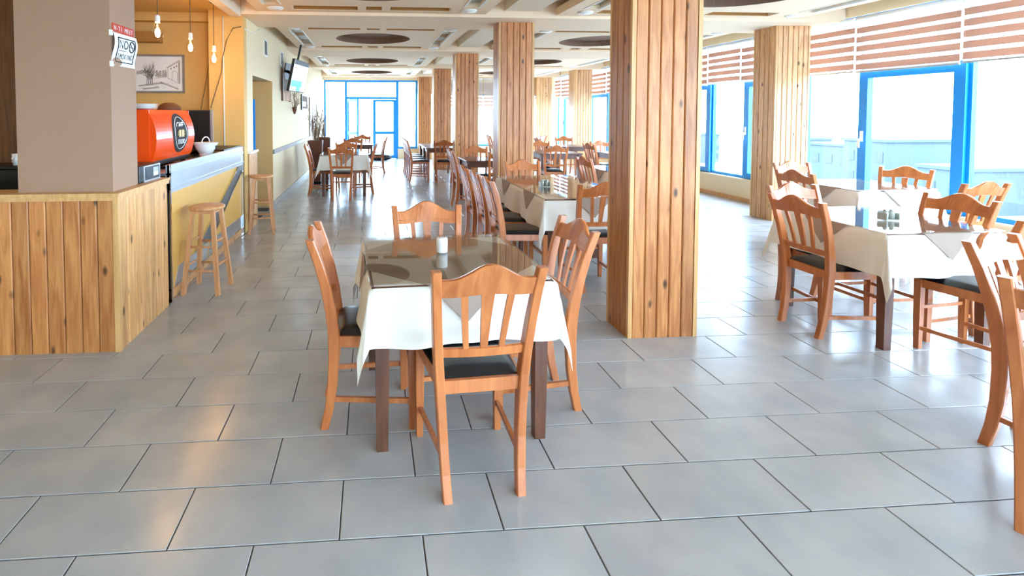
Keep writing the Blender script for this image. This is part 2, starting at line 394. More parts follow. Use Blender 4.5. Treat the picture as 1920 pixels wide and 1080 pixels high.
# ---- plank cladding
_pl = {}
def plank(w_, h_, t_=.018, c=.006):
    k = (round(w_, 4), round(h_, 3))
    if k not in _pl:
        x, y = w_ / 2 - .0022, t_
        prof = [(-x, 0), (-x, y - c), (-x + c, y), (x - c, y), (x, y - c), (x, 0)]
        _pl[k] = MB().loft([[(a, -b, 0) for a, b in prof], [(a, -b, h_) for a, b in prof]]).mesh('plank')
    return _pl[k]
def clad(parent, p0, p1, z0, h_, n, mat, name='plank'):
    p0, p1 = Vector((p0[0], p0[1], 0)), Vector((p1[0], p1[1], 0)); d = p1 - p0; wd = d.length / n
    me = plank(wd, h_); me = me if (not me.materials or me.materials[0] == M[mat]) else me.copy()
    if me.materials and me.materials[0] != M[mat]: me.materials[0] = M[mat]
    rz = math.atan2(d.y, d.x)
    for i in range(n):
        c = p0 + d * ((i + .5) / n); mobj(name, me, mat, parent, (c.x, c.y, z0), rz)
def column(x0, x1, y0, y1, label, mat='pine', nf=5, ns=3, trim='pinetrim'):
    t = thing('wooden_column', label, 'column', ((x0 + x1) / 2, (y0 + y1) / 2, 0), 0, 'pine clad columns')
    hx, hy = (x1 - x0) / 2, (y1 - y0) / 2; h_ = ZB - .001
    B(-hx + .019, hx - .019, -hy + .019, hy - .019, 0, h_).build('core', 'grout', t)
    e = .028
    for sx in (-1, 1):
        for sy in (-1, 1):
            B(min(sx * hx, sx * (hx - e)), max(sx * hx, sx * (hx - e)), min(sy * hy, sy * (hy - e)), max(sy * hy, sy * (hy - e)), 0, h_).build('corner_trim', trim, t)
    ix, iy = hx - e, hy - e
    clad(t, (-ix, -hy + .019), (ix, -hy + .019), 0, h_, nf, mat); clad(t, (ix, hy - .019), (-ix, hy - .019), 0, h_, nf, mat)
    clad(t, (-hx + .019, iy), (-hx + .019, -iy), 0, h_, ns, mat); clad(t, (hx - .019, -iy), (hx - .019, iy), 0, h_, ns, mat)
    return t
names = ['large knotty pine clad column nearest the camera', 'second knotty pine column of the inner row, behind the double table', 'third pine column of the inner row', 'fourth pine column of the inner row, near the far glass door']
for y, nme in zip(COLY, names): column(1.735, 2.225, y, y + .315, nme)
names = ['pale pine column beside the windows behind the right-hand tables', 'pine column of the window row, hidden behind the nearest column', 'pine column of the window row far back by the blue frame']
for y, nme in zip([6.8, 10.4, 13.9], names): column(5.685, 6.2, y, y + .42, nme, 'pine2', 6, 4)
column(1.6, 2.04, 17.0, 17.29, 'pine pilaster against the far wall right of the glass door', nf=5, ns=3)
column(5.62, 6.15, 16.95, 17.29, 'pine pilaster in the far right corner of the room', 'pine2', nf=5, ns=3)

# ---- half wall with taupe pier (left foreground)
wh = MB(); wh.box(-4.0, -1.621, 3.36, 3.52, 0, 1.0); wh.box(-1.78, -1.621, 3.52, 4.14, 0, 1.0)
wh = tag(wh.build('wall_half', 'grout'), kind='structure')
clad(wh, (-4.0, 3.36), (-1.628, 3.36), 0, 1.0, 23, 'pine'); clad(wh, (-1.621, 3.36), (-1.621, 4.14), 0, 1.0, 7, 'pine2')
cap = MB(); cap.box(-4.0, -1.585, 3.32, 3.55, 1.0, 1.022); cap.box(-4.0, -1.592, 3.327, 3.55, .975, 1.0)
cap.box(-1.79, -1.585, 3.55, 4.15, 1.0, 1.022); cap.box(-1.63, -1.592, 3.55, 4.15, .975, 1.0)
cap.build('cap_rail', 'pinetrim', wh)
B(-1.63, -1.596, 3.333, 3.367, 0, .975).build('corner_trim', 'pinetrim', wh)
tag(B(-2.235, -1.655, 3.40, 3.75, 1.022, 2.98).build('wall_pier', 'pier'), kind='structure')

# ---- wainscot between bar and passage
ws = tag(B(XL - .12, XL + .004, 6.785, 7.24, 0, 1.0).build('wall_wainscot', 'grout'), kind='structure')
clad(ws, (XL + .004, 6.79), (XL + .004, 7.24), 0, 1.0, 5, 'pine2'); B(XL + .001, XL + .04, 6.79, 7.25, 1.0, 1.03).build('cap_rail', 'white', ws)
# blue door leaf inside the passage
dr = tag(B(-2.6, -1.865, 8.41, 8.45, .02, 1.76).build('door_1', 'blue'), kind='structure')
B(-1.95, -1.92, 8.37, 8.41, .95, 1.1).build('door_handle', 'alu', dr)

# ================================================================== WINDOWS
wn = 0
def pane_window(axis, a0, a1, z0, z1, c, sash, fw_=.05, handle=None):
    global wn
    wn += 1
    # axis 'y': window in plane x=c from y=a0..a1 ; axis 'x': plane y=c
    def bx(mb, u0, u1, v0, v1, d0, d1):
        return mb.box(c + d0, c + d1, u0, u1, v0, v1) if axis == 'y' else mb.box(u0, u1, c + d0, c + d1, v0, v1)
    f = MB()
    bx(f, a0, a1, z0, z0 + fw_, .04, .1); bx(f, a0, a1, z1 - fw_, z1, .04, .1); bx(f, a0, a0 + fw_ * .6, z0 + fw_, z1 - fw_, .04, .1); bx(f, a1 - fw_ * .6, a1, z0 + fw_, z1 - fw_, .04, .1)
    o = tag(f.build('window_%d' % wn, 'blue'), kind='structure')
    i0, i1, j0, j1 = a0 + fw_ * .6, a1 - fw_ * .6, z0 + fw_, z1 - fw_
    if sash:
        g = MB(); s = .085; d0, d1 = (.0, .08) if sash == 'in' else (.02, .08)
        sa, sb, sz0, sz1 = a0 + .005, a1 - .005, z0 + .02, sash_top
        bx(g, sa, sb, sz0, sz0 + s, d0, d1); bx(g, sa, sb, sz1 - s, sz1, d0, d1); bx(g, sa, sa + s + .03, sz0 + s, sz1 - s, d0, d1); bx(g, sb - s - .03, sb, sz0 + s, sz1 - s, d0, d1)
        sh = g.build('sash', 'blue', o)
        p = MB(); bx(p, sa + s, sb - s, sz0 + s, sz1 - s, .045, .051); p.build('pane', 'pane', sh)
        h_ = MB(); bx(h_, sb - .075, sb - .045, 1.16, 1.3, -.02, .0); bx(h_, sb - .07, sb - .05, 1.18, 1.2, -.05, -.02); bx(h_, sb - .075, sb - .045, 1.08, 1.2, -.06, -.045)
        h_.build('handle', 'white', sh)
        b = MB(); bx(b, a0, a1, sz1, sz1 + .04, .04, .1); b.build('transom', 'blue', o)
        p = MB(); bx(p, i0, i1, sz1 + .04, j1, .065, .071); p.build('pane', 'pane', o)
    else:
        p = MB(); bx(p, i0, i1, j0, j1, .065, .071); p.build('pane', 'pane', o)
    return o
sash_top = 2.075
S0 = 5.09; segs = []
k = -5
while True:
    a = S0 + 2.085 * k
    if a > YE: break
    segs.append((max(a, YR), min(a + 1.22, YE), 'in')); segs.append((max(a + 1.22, YR), min(a + 2.085, YE), None)); k += 1
segs = [s for s in segs if s[1] - s[0] > .15]
blind_i = 0
vis = [s for s in segs if s[1] > 4.2]; vis_n = {s: i for i, s in enumerate(vis)}
ords = ['first', 'second', 'third', 'fourth', 'fifth', 'sixth', 'seventh', 'eighth', 'ninth', 'tenth', 'eleventh', 'twelfth', 'thirteenth', 'fourteenth', 'fifteenth']
def blind(axis, a0, a1, z0, z1, c, label, per=.118, dk=.078):
    t = thing('roller_blind', label, 'window blind', (c, (a0 + a1) / 2, z0) if axis == 'y' else ((a0 + a1) / 2, c, z0), 0 if axis == 'y' else -math.pi / 2, 'striped window blinds')
    hw = (a1 - a0) / 2 - .012; H_ = z1 - z0
    MB().tube([(0, -hw, H_ - .03), (0, hw, H_ - .03)], .022, 12).build('head_roller', 'offwhite', t)
    B(-.008, .008, -hw, hw, 0, .022).build('bottom_rail', 'alu', t)
    me = cbox(-.0016, .0016, -hw, hw, 0, dk, .0007)
    z = .04
    while z + dk < H_ - .06:
        mobj('fabric_strip', me, 'blind', t, (0, 0, z)); z += per
    B(.004, .0046, -hw, hw, .02, H_ - .05).build('sheer_sheet', 'sheer', t)
    MB().tube([(-.03, hw - .01, H_ - .03), (-.032, hw - .008, .35 if H_ > .6 else .1), (-.03, hw - .02, H_ - .03)], .0025, 5).build('bead_chain', 'offwhite', t)
    return t
for s in segs:
    pane_window('y', s[0], s[1], .4, 2.82, XR, s[2])
    portal((XR + .12, (s[0] + s[1]) / 2, 1.6), (0, R(90), 0), 2.4, s[1] - s[0])
    if s in vis_n:
        i = vis_n[s]
        blind('y', s[0], s[1], 2.06 if s[2] else 2.07, 2.80, XR - .07, 'brown striped blind, %s along the window wall from the right photo edge' % ords[min(i, 14)])
# end wall: window between pilasters
for a0, a1 in ((2.1, 3.25), (3.25, 4.4), (4.4, 5.6)):
    pane_window('x', a0, a1, .42, 2.2, YE, None)
for a0, a1, l in ((2.1, 3.85, 'left striped blind on the far end wall window'), (3.85, 5.6, 'right striped blind on the far end wall window, between pine columns')):
    blind('x', a0, a1, 1.75, 2.75, YE - .06, l)
portal((3.85, YE + .12, 1.3), (R(-90), 0, 0), 3.5, 1.8)
# unseen rear wall windows, added and sized for soft light from behind the camera
for i in range(3): pane_window('x', .8 + i * 1.6667, .8 + (i + 1) * 1.6667, .5, 2.6, YR - .15, None)
portal((3.3, YR - .2, 1.55), (R(90), 0, 0), 5.0, 2.1)

# ---- glazed entrance at the far end
f = MB(); y0, y1 = YE + .02, YE + .09
for a, b, c_, d in ((-1.56, -1.49, .1, 2.66), (-.86, -.78, 0, 2.66), (.87, .96, 0, 2.66), (1.53, 1.6, .34, 2.66)): f.box(a, b, y0, y1, c_, d)
for a, b, c_, d in ((-1.49, -.86, 2.6, 2.66), (-.78, .87, 2.59, 2.66), (.96, 1.53, 2.6, 2.66), (-.78, .87, 2.02, 2.1), (-1.49, -.86, .1, .16), (.96, 1.53, .34, .41)): f.box(a, b, y0, y1, c_, d)
dw = tag(f.build('door_2', 'blue'), kind='structure')
for a, b, c_, d in ((-1.49, -.86, .16, 2.6), (-.78, .87, 2.1, 2.59), (.96, 1.53, .41, 2.6)): B(a, b, YE + .05, YE + .056, c_, d).build('pane', 'pane', dw)
def leaf(name, loc, rz, wd):
    m = MB(); s = .09
    m.box(0, s, -.025, .025, .01, 2.01); m.box(wd - s, wd, -.025, .025, .01, 2.01); m.box(s, wd - s, -.025, .025, 1.93, 2.01); m.box(s, wd - s, -.025, .025, .01, .12); m.box(s, wd - s, -.025, .025, .84, .93)
    o = tag(m.build(name, 'blue', None, loc, rz), kind='structure')
    B(s, wd - s, -.003, .003, .12, .84).build('pane', 'pane', o); B(s, wd - s, -.003, .003, .93, 1.93).build('pane', 'pane', o)
    MB().tube([(wd - .05, -.03, .9), (wd - .05, -.08, .92), (wd - .05, -.08, 1.18), (wd - .05, -.03, 1.2)], .012).build('door_handle', 'alu', o)
leaf('door_3', (.87, YE + .055, 0), math.pi, .78)
leaf('door_4', (-.78, YE + .02, 0), R(-62), .82)
portal((0, YE + .15, 1.35), (R(-90), 0, 0), 3.1, 2.6)

# ---- outside: ground and pale town buildings
tag(B(-200, 320, -120, 320, -9.3, -9).build('ground', 'ground'), kind='structure')
def building(x, y, w_, d_, z1, label, nx, nz):
    t = thing('far_building', label, 'building', (x, y, -9), 0, 'pale town buildings beyond the windows')
    h_ = z1 + 9
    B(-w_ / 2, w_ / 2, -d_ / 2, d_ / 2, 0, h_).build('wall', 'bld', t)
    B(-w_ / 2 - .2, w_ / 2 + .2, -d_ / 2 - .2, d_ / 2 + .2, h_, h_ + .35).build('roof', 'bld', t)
    for i in range(nx):
        for j in range(nz):
            yy = -d_ / 2 + d_ * (i + .5) / nx; zz = h_ - (j + .7) * 2.9
            B(-w_ / 2 - .05, -w_ / 2 + .05, yy - .6, yy + .6, zz - .7, zz + .7).build('window', 'bldwin', t)
building(72, 64.5, 10, 6, -2.2, 'pale flat-roofed block seen past the blue sash, tallest of the hazy houses', 3, 2)
building(76, 74, 10, 7, -3.4, 'low pale house left of the tallest hazy block', 3, 1)
building(80, 92, 10, 8, -3.2, 'pale house seen through the window just right of the pale pine column', 3, 1)
building(70, 108, 10, 7, -3.0, 'pale hazy house seen through the left window beside the blue frame', 3, 2)
building(66, 50, 10, 5, -4.4, 'small pale house low behind the right-hand chairs', 2, 1)
building(75, 42, 10, 7, -4.6, 'faint low house at the right edge of the window view', 3, 1)

# ================================================================== FURNITURE
# ---- slat-back dining chair (faces +Y, origin on the floor under the seat centre)
def lerp(tab, z):
    for (a, va), (b, vb) in zip(tab, tab[1:]):
        if z <= b: return va + (vb - va) * (z - a) / (b - a)
    return tab[-1][1]
PY = [(0, -.238), (.10, -.215), (.22, -.198), (.36, -.19), (.47, -.19), (.58, -.203), (.70, -.226), (.82, -.258), (.935, -.298)]
PX = [(0, .150), (.42, .171), (.935, .209)]
PD = [(0, .040), (.25, .048), (.46, .056), (.6, .05), (.935, .038)]
def chair_proto():
    t = thing('dining_chair', '', 'chair')
    for s in (-1, 1):
        rings = []
        for z, _ in PY:
            x, y, d = s * lerp(PX, z), lerp(PY, z), lerp(PD, z); hw, hd, c = .0185, d / 2, .004
            rings.append([(x - hw + c, y - hd, z), (x + hw - c, y - hd, z), (x + hw, y - hd + c, z), (x + hw, y + hd - c, z), (x + hw - c, y + hd, z), (x - hw + c, y + hd, z), (x - hw, y + hd - c, z), (x - hw, y - hd + c, z)])
        MB().loft(rings).build('leg', 'chair', t)
    for s in (-1, 1):
        MB().loft([[(s * .19 + a * q, .185 + b * q, z) for a, b in ((-1, -1), (1, -1), (1, 1), (-1, 1))] for z, q in ((0, .0145), (.2, .018), (.455, .0195))]).build('leg', 'chair', t)
    n = 17
    def rail(zb, zt, hx_, th, bow, name, groove=False):
        rows = []
        for i in range(n):
            u = -1 + 2 * i / (n - 1); x = u * hx_(u)
            b, tp = zb(u), zt(u); yb, yt = lerp(PY, b) - bow * (1 - u * u), lerp(PY, tp) - bow * (1 - u * u)
            rows.append([(x, yb - th / 2, b), (x, yt - th / 2, tp - .003), (x, yt, tp), (x, yt + th / 2, tp - .003), (x, yb + th / 2, b)])
        return MB().loft(rows).build(name, 'chair', t)
    bell = lambda u: .5 + .5 * math.cos(math.pi * min(1, abs(u) / .82))
    rail(lambda u: .823 + .012 * bell(u), lambda u: .898 + .062 * bell(u), lambda u: .192, .024, .014, 'top_rail')
    g = MB(); pts = []
    for i in range(n):
        u = -.97 + 1.94 * i / (n - 1); z = .846 + .012 * bell(u); pts.append((u * .192, lerp(PY, z) - .014 * (1 - u * u) + .0115, z))
    g.tube(pts, .0016, 5).build('groove_bead', 'chair', t)
    rail(lambda u: .562, lambda u: .60, lambda u: .166, .02, .012, 'lower_rail')
    for (xb, xt, wb_, wt) in ((-.073, -.094, .022, .028), (0, 0, .028, .052), (.073, .094, .022, .028)):
        rg = []
        for k in range(5):
            f_ = k / 4; z = .597 + (.832 - .597) * f_; x = xb + (xt - xb) * f_; h2 = (wb_ + (wt - wb_) * f_) / 2
            y = lerp(PY, z) - .013; rg.append([(x - h2, y - .006, z), (x + h2, y - .006, z), (x + h2, y + .006, z), (x - h2, y + .006, z)])
        MB().loft(rg).build('slat', 'chair', t)
    fr = MB(); z0, z1 = .405, .458
    for s in (-1, 1): fr.bar((s * .165, -.185, .4315), (s * .19, .185, .4315), .02, .053)
    fr.bar((-.16, -.186, .4315), (.16, -.186, .4315), .022, .053); fr.bar((-.18, .19, .4315), (.18, .19, .4315), .022, .053)
    fr.build('seat_frame', 'chair', t)
    rows = []; m = 14
    for i in range(m + 1):
        v = -1 + 2 * i / m; y = .018 + v * .198; row = []
        for j in range(m + 1):
            u = -1 + 2 * j / m; hx_ = .163 + (.206 - .163) * (v + 1) / 2
            e = max(0, (1 - u ** 8) * (1 - v ** 8)) ** .5
            row.append((u * hx_, y, .459 + .030 * e + .006 * (1 - u * u) * (1 - v * v)))
        rows.append(row)
    c = MB().loft(rows, False, False, True)
    c.build('cushion', 'leather', t)
    for s in (-1, 1): MB().bar((s * .157, -.2, .145), (s * .188, .18, .135), .016, .024).build('stretcher', 'chair', t)
    MB().bar((-.18, .185, .27), (.18, .185, .27), .014, .022).build('stretcher', 'chair', t)
    return t
proto = chair_proto(); used = [False]
def chair(cx, cy, deg, label, group):
    """cx, cy: middle of the crest rail on plan; deg: direction the chair faces (0 = +X, 90 = +Y)."""
    a = R(deg); x, y = cx + .30 * math.cos(a), cy + .30 * math.sin(a); rz = a - math.pi / 2
    if not used[0]:
        used[0] = True; proto.location = (x, y, 0); proto.rotation_euler = (0, 0, rz); proto['label'] = label; proto['group'] = group; return proto
    return dup(proto, (x, y, 0), rz, label, group)

# ---- tables
def table(cx, cy, wx, wy, rz, label, group='dark wooden dining tables', h=.76):
    t = thing('dining_table', label, 'table', (cx, cy, 0), rz, group)
    hx, hy = wx / 2, wy / 2
    mobj('table_top', cbox(-hx, hx, -hy, hy, h - .028, h, .004), 'tablewood', t)
    ap = MB(); q = .06
    ap.box(-hx + q, hx - q, -hy + q - .01, -hy + q + .01, h - .11, h - .028); ap.box(-hx + q, hx - q, hy - q - .01, hy - q + .01, h - .11, h - .028)
    ap.box(-hx + q - .01, -hx + q + .01, -hy + q, hy - q, h - .11, h - .028); ap.box(hx - q - .01, hx - q + .01, -hy + q, hy - q, h - .11, h - .028)
    ap.build('apron', 'tablewood', t)
    for sx in (-1, 1):
        for sy in (-1, 1):
            x, y = sx * (hx - .05), sy * (hy - .05)
            me = MB().loft([[(x + a * s, y + b * s, z) for a, b in ((-1, -1), (1, -1), (1, 1), (-1, 1))] for z, s in ((0, .025), (.3, .029), (h - .028, .031))]).build('leg', 'tablewood', t)
    return t
def drape(hx, hy, d, seed, top, flare=.10, n=44):
    rnd = random.Random(seed); ph = [rnd.uniform(0, 6.28) for _ in range(8)]
    ux = [(-1 + 2 * i / n) * (hx + d) for i in range(n + 1)]; uy = [(-1 + 2 * i / n) * (hy + d) for i in range(n + 1)]
    rows = []
    for v in uy:
        row = []
        for u in ux:
            du, dv = abs(u) - hx, abs(v) - hy; sx, sy = (1 if u > 0 else -1), (1 if v > 0 else -1)
            if du <= 0 and dv <= 0: p = (u, v, top)
            elif dv <= 0:
                wv = .016 * math.sin(9 * v + ph[0 if sx > 0 else 1]) + .008 * math.sin(21 * v + ph[4])
                p = (sx * (hx + .006 + du * (flare + wv / d * 1.2)), v, top - du)
            elif du <= 0:
                wv = .016 * math.sin(9 * u + ph[2 if sy > 0 else 3]) + .008 * math.sin(23 * u + ph[5])
                p = (u, sy * (hy + .006 + dv * (flare + wv / d * 1.2)), top - dv)
            else:
                r = math.hypot(du, dv); fi = math.atan2(dv, du); fl_ = flare + .16 * math.sin(2 * fi) ** 2 + .05 * math.sin(6 * fi + ph[6])
                p = (sx * (hx + .006 + r * fl_ * math.cos(fi)), sy * (hy + .006 + r * fl_ * math.sin(fi)), top - r * (1 + .10 * math.sin(2 * fi) ** 2))
            row.append(p)
        rows.append(row)
    return MB().loft(rows, False, False, True)
def dress(cx, cy, wx, wy, rz, where, d=.27, ov=.16, seed=1, h=.76, glass=True, novl=1):
    hx, hy = wx / 2 + .004, wy / 2 + .004
    c = drape(hx, hy, d, seed, h + .002).build('tablecloth', 'cloth', None, (cx, cy, 0), rz)
    tag(c, 'white tablecloth with hanging corners on %s' % where, 'tablecloth', 'white tablecloths')
    for k in range(novl):
        L = wx / novl if novl > 1 and wx > wy else (wx if novl == 1 else wx); 
        sx_, sy_ = (wx / 2, wy / 2 / novl)
        oy = (-wy / 2 + wy / novl * (k + .5))
        m = MB(); z0, z1 = h + .003, h + .005
        ax, ay = sx_ + .008, sy_ + (.008 if novl == 1 else 0)
        D = ov
        kx, ky = max(.02, ax - D), max(.02, ay - D)
        octo = [(-D, -ay), (D, -ay), (ax, -D), (ax, D), (D, ay), (-D, ay), (-ax, D), (-ax, -D)]
        m.prism([(p[0], p[1] + oy) for p in octo], z0, z1)
        def tri(p0, p1, tip, off):
            # thin hanging triangle, front and back skin
            a = [Vector(p0), Vector(p1), Vector(tip)]; o_ = Vector(off) * .002
            m.loft([[q for q in a], [q + o_ for q in a]])
        e = .012; drp = D * .98; g = .10 * drp + .016
        if k == 0: tri((-D, -ay + oy - .008, z1), (D, -ay + oy - .008, z1), (0, -ay + oy - g, z1 - drp), (0, -1, 0))
        if k == novl - 1: tri((-D, ay + oy + .008, z1), (D, ay + oy + .008, z1), (0, ay + oy + g, z1 - drp), (0, 1, 0))
        tri((-ax - .008, -D + oy, z1), (-ax - .008, D + oy, z1), (-ax - g, oy, z1 - drp), (-1, 0, 0))
        tri((ax + .008, -D + oy, z1), (ax + .008, D + oy, z1), (ax + g, oy, z1 - drp), (1, 0, 0))
        o = m.build('overlay_cloth', 'overlay', None, (cx, cy, 0), rz)
        tag(o, ('taupe diamond overlay cloth on %s' % where) + ('' if novl == 1 else (', near half' if k == 0 else ', far half')), 'tablecloth', 'taupe overlay cloths')
    if glass:
        g = mobj('table_glass', cbox(-hx - .004, hx + .004, -hy - .004, hy + .004, h + .008, h + .014, .0015), 'tglass', None, (cx, cy, 0), rz)
        tag(g, 'glass sheet lying over the cloth on %s' % where, 'glass top', 'glass table sheets')

G1 = 'slat-back chairs at the nearest table'
table(.40, 2.66, .84, .84, R(3), 'square table in the centre foreground with four chairs')
dress(.40, 2.66, .84, .84, R(3), 'the centre foreground table', .26, .17, 3)
chair(.452, 1.885, 94, 'wooden slat-back chair at the centre foreground table, its back turned to the camera', G1)
chair(.36, 3.26, -89, 'wooden slat-back chair on the far side of the centre foreground table, facing the camera', G1)
chair(-.29, 2.595, 1, 'wooden slat-back chair left of the centre foreground table, seen side-on', G1)
chair(1.12, 2.66, 181, 'wooden slat-back chair right of the centre foreground table, before the large column', G1)

G2 = 'chairs at the double table behind the centre table'
table(1.985, 4.83, .87, .85, 0, 'near table of the cloth-covered pair behind the centre table')
table(1.985, 5.67, .87, .83, 0, 'far table of the cloth-covered pair behind the centre table')
dress(1.985, 5.245, .88, 1.69, 0, 'the long double table behind the centre table', .27, .17, 8, novl=2)
chair(1.05, 4.56, 0, 'slat-back chair on the left of the long double table, nearest of three in a row', G2)
chair(1.04, 5.09, 0, 'slat-back chair on the left of the long double table, middle of three in a row', G2)
chair(1.02, 5.62, 1, 'slat-back chair on the left of the long double table, farthest of three in a row', G2)
chair(1.88, 6.2, -88, 'slat-back chair at the far end of the long double table, facing the camera', G2)
chair(1.955, 4.11, 90, 'slat-back chair at the near end of the long double table, beside the large column', G2)

G3 = 'chairs at the bright right-hand table'
table(3.665, 3.4, .80, .86, 0, 'cloth-covered table at the right in front of the windows')
dress(3.665, 3.4, .80, .86, 0, 'the right-hand table in front of the windows', .27, .17, 11)
chair(2.965, 3.345, 2, 'reddish slat-back chair on the left of the right-hand table, its dark seat in view', G3)
chair(3.49, 3.97, -88, 'pale-lit slat-back chair on the far side of the right-hand table, behind the reddish one', G3)
chair(4.19, 3.31, 182, 'slat-back chair on the window side of the right-hand table', G3)
chair(3.80, 2.56, 97, 'slat-back chair on the near side of the right-hand table, cut by the photo edge', G3)

G4 = 'chairs at the table next to the windows'
table(5.22, 5.06, .84, .80, 0, 'cloth-covered table close to the windows beside the pale column')
dress(5.22, 5.06, .84, .80, 0, 'the table close to the windows', .26, .17, 14)
chair(4.31, 4.88, 2, 'slat-back chair on the left of the table close to the windows', G4)
chair(5.08, 5.8, -92, 'slat-back chair before the pale column at the table close to the windows', G4)
chair(5.82, 5.12, 205, 'dark slat-back chair against the blue sash at the table close to the windows', G4)
chair(5.2, 3.92, 92, 'slat-back chair at the near side of the table close to the windows, right photo edge', G4)

G5 = 'chairs at the right edge of the photo'
table(3.1, 1.33, .84, .80, 0, 'table beyond the right edge of the photo between the two cut-off chairs')
dress(3.1, 1.33, .84, .80, 0, 'the table beyond the right photo edge', .2, .16, 17)
chair(2.955, 2.205, -73, 'slat-back chair at the right photo edge, second from the camera, facing left-front', G5)
chair(2.385, 1.475, 28, 'slat-back chair nearest the camera, cut off by the right edge of the photo', G5)

G6 = 'chairs at the table behind the large column'
table(3.52, 6.72, .80, .84, 0, 'table hidden behind the large near column')
dress(3.52, 6.72, .80, .84, 0, 'the table hidden behind the large column', .26, .17, 20)
chair(2.84, 6.62, 1, 'slat-back chair just left of the large column, beyond the long double table', G6)

G7 = 'chairs at the covered table by the left wall'
table(-.49, 9.82, .85, .86, 0, 'cloth-covered table beside the left wall near the planter')
dress(-.49, 9.82, .85, .86, 0, 'the table beside the left wall', .27, .17, 23)
chair(-.515, 8.93, 88, 'slat-back chair at the near side of the left wall table, back to the camera', G7)
chair(-1.22, 9.75, 0, 'slat-back chair between the left wall and the covered table', G7)
chair(.115, 9.82, 180, 'slat-back chair on the aisle side of the left wall table', G7)
chair(-.50, 10.62, -88, 'slat-back chair on the far side of the left wall table', G7)
G8 = 'chairs at the last table before the glass door'
table(-.35, 13.1, .85, .82, 0, 'bare dark table before the glass door behind the left wall table')
chair(-.42, 12.25, 88, 'slat-back chair at the near side of the last table before the glass door', G8)
chair(-.22, 14.0, -92, 'slat-back chair at the far side of the last table before the glass door', G8)
chair(-1.13, 13.05, 0, 'slat-back chair between the left wall and the last table before the glass door', G8)
chair(.42, 13.2, 182, 'slat-back chair on the aisle side of the last table before the glass door', G8)

G9 = 'chairs in a row along the long bare table'
table(1.64, 11.75, .8, .86, 0, 'near table of the bare dark pair by the third column')
table(1.64, 12.62, .8, .86, 0, 'far table of the bare dark pair by the third column')
for y, o in ((11.45, 'nearest'), (12.0, 'second'), (12.55, 'third'), (13.1, 'farthest')):
    chair(.80, y, 1, 'slat-back chair beside the long bare table, %s of four in a row' % o, G9)
chair(1.60, 11.0, 82, 'slat-back chair at the near end of the long bare table', G9)
G10 = 'chairs at the small bare table between the columns'
table(1.95, 8.56, .80, .82, 0, 'small bare dark table between the second and third columns')
chair(1.29, 8.25, 2, 'slat-back chair on the aisle side of the small bare table', G10)
chair(1.88, 9.05, -88, 'slat-back chair on the far side of the small bare table, facing the camera', G10)
chair(2.05, 7.78, 92, 'slat-back chair on the near side of the small bare table, half behind the second column', G10)

G11 = 'chairs at the far middle tables'
table(3.68, 9.98, .84, .84, 0, 'bare dark table seen right of the second column')
chair(3.36, 9.0, 84, 'slat-back chair at the near side of the bare table right of the second column', G11)
chair(3.02, 9.9, 0, 'slat-back chair on the left of the bare table right of the second column', G11)
chair(3.62, 10.72, -90, 'slat-back chair on the far side of the bare table right of the second column', G11)
chair(4.27, 9.72, 4, 'slat-back chair just left of the large column, far back among the middle tables', G11)
table(5.0, 9.75, .84, .84, 0, 'bare dark table partly hidden by the large column, near the windows')
chair(4.92, 10.62, -90, 'slat-back chair beyond the table partly hidden by the large column', G11)
table(4.72, 11.95, .84, .84, 0, 'bare dark table far back in front of the window column')
chair(4.95, 12.75, -100, 'slat-back chair in front of the far pale window column', G11)
chair(4.0, 12.0, 0, 'slat-back chair on the left of the far table before the window column', G11)
table(3.95, 13.9, .84, .84, 0, 'farthest bare dark table near the end wall window')
chair(4.72, 13.6, 180, 'slat-back chair right of the farthest table near the end wall', G11)
chair(3.9, 14.72, -90, 'slat-back chair beyond the farthest table near the end wall', G11)
chair(3.25, 13.9, 0, 'slat-back chair left of the farthest table near the end wall', G11)

# ---- things on tables
def shaker(x, y, h0, label, r=.031, hh=.078):
    t = thing('toothpick_holder', label, 'holder', (x, y, h0))
    MB().lathe([(r * .92, 0), (r, .006), (r, hh - .006), (r * .93, hh), (r * .6, hh + .003), (.002, hh + .003)], seg=24).build('body', 'offwhite', t)
    for k in range(5):
        a = k * 1.257; MB().lathe([(.003, hh + .0032), (.0028, hh + .0045)], (.014 * math.cos(a), .014 * math.sin(a), 0), 8).build('hole', 'black', t)
shaker(.385, 2.72, .7745, 'white ceramic toothpick holder on the centre foreground table')
def caddy(x, y, h0, label):
    t = thing('condiment_caddy', label, 'caddy', (x, y, h0))
    m = MB(); m.box(-.05, .05, -.035, .035, 0, .006); m.box(-.05, -.046, -.035, .035, .006, .05); m.box(.046, .05, -.035, .035, .006, .05); m.box(-.046, .046, .031, .035, .006, .06); m.build('tray', 'frost', t)
    for i, xx in enumerate((-.024, .024)):
        b = MB().lathe([(.017, .007), (.018, .05), (.012, .06)], (xx, 0, 0), 14).build('shaker', 'frost', t)
        MB().lathe([(.0125, .0605), (.013, .07), (.006, .075)], (xx, 0, 0), 14).build('cap', 'alu', b)
caddy(1.79, 5.12, .7745, 'small glass condiment caddy on the long double table')
caddy(3.66, 3.33, .7745, 'small glass condiment caddy on the right-hand table by the windows')

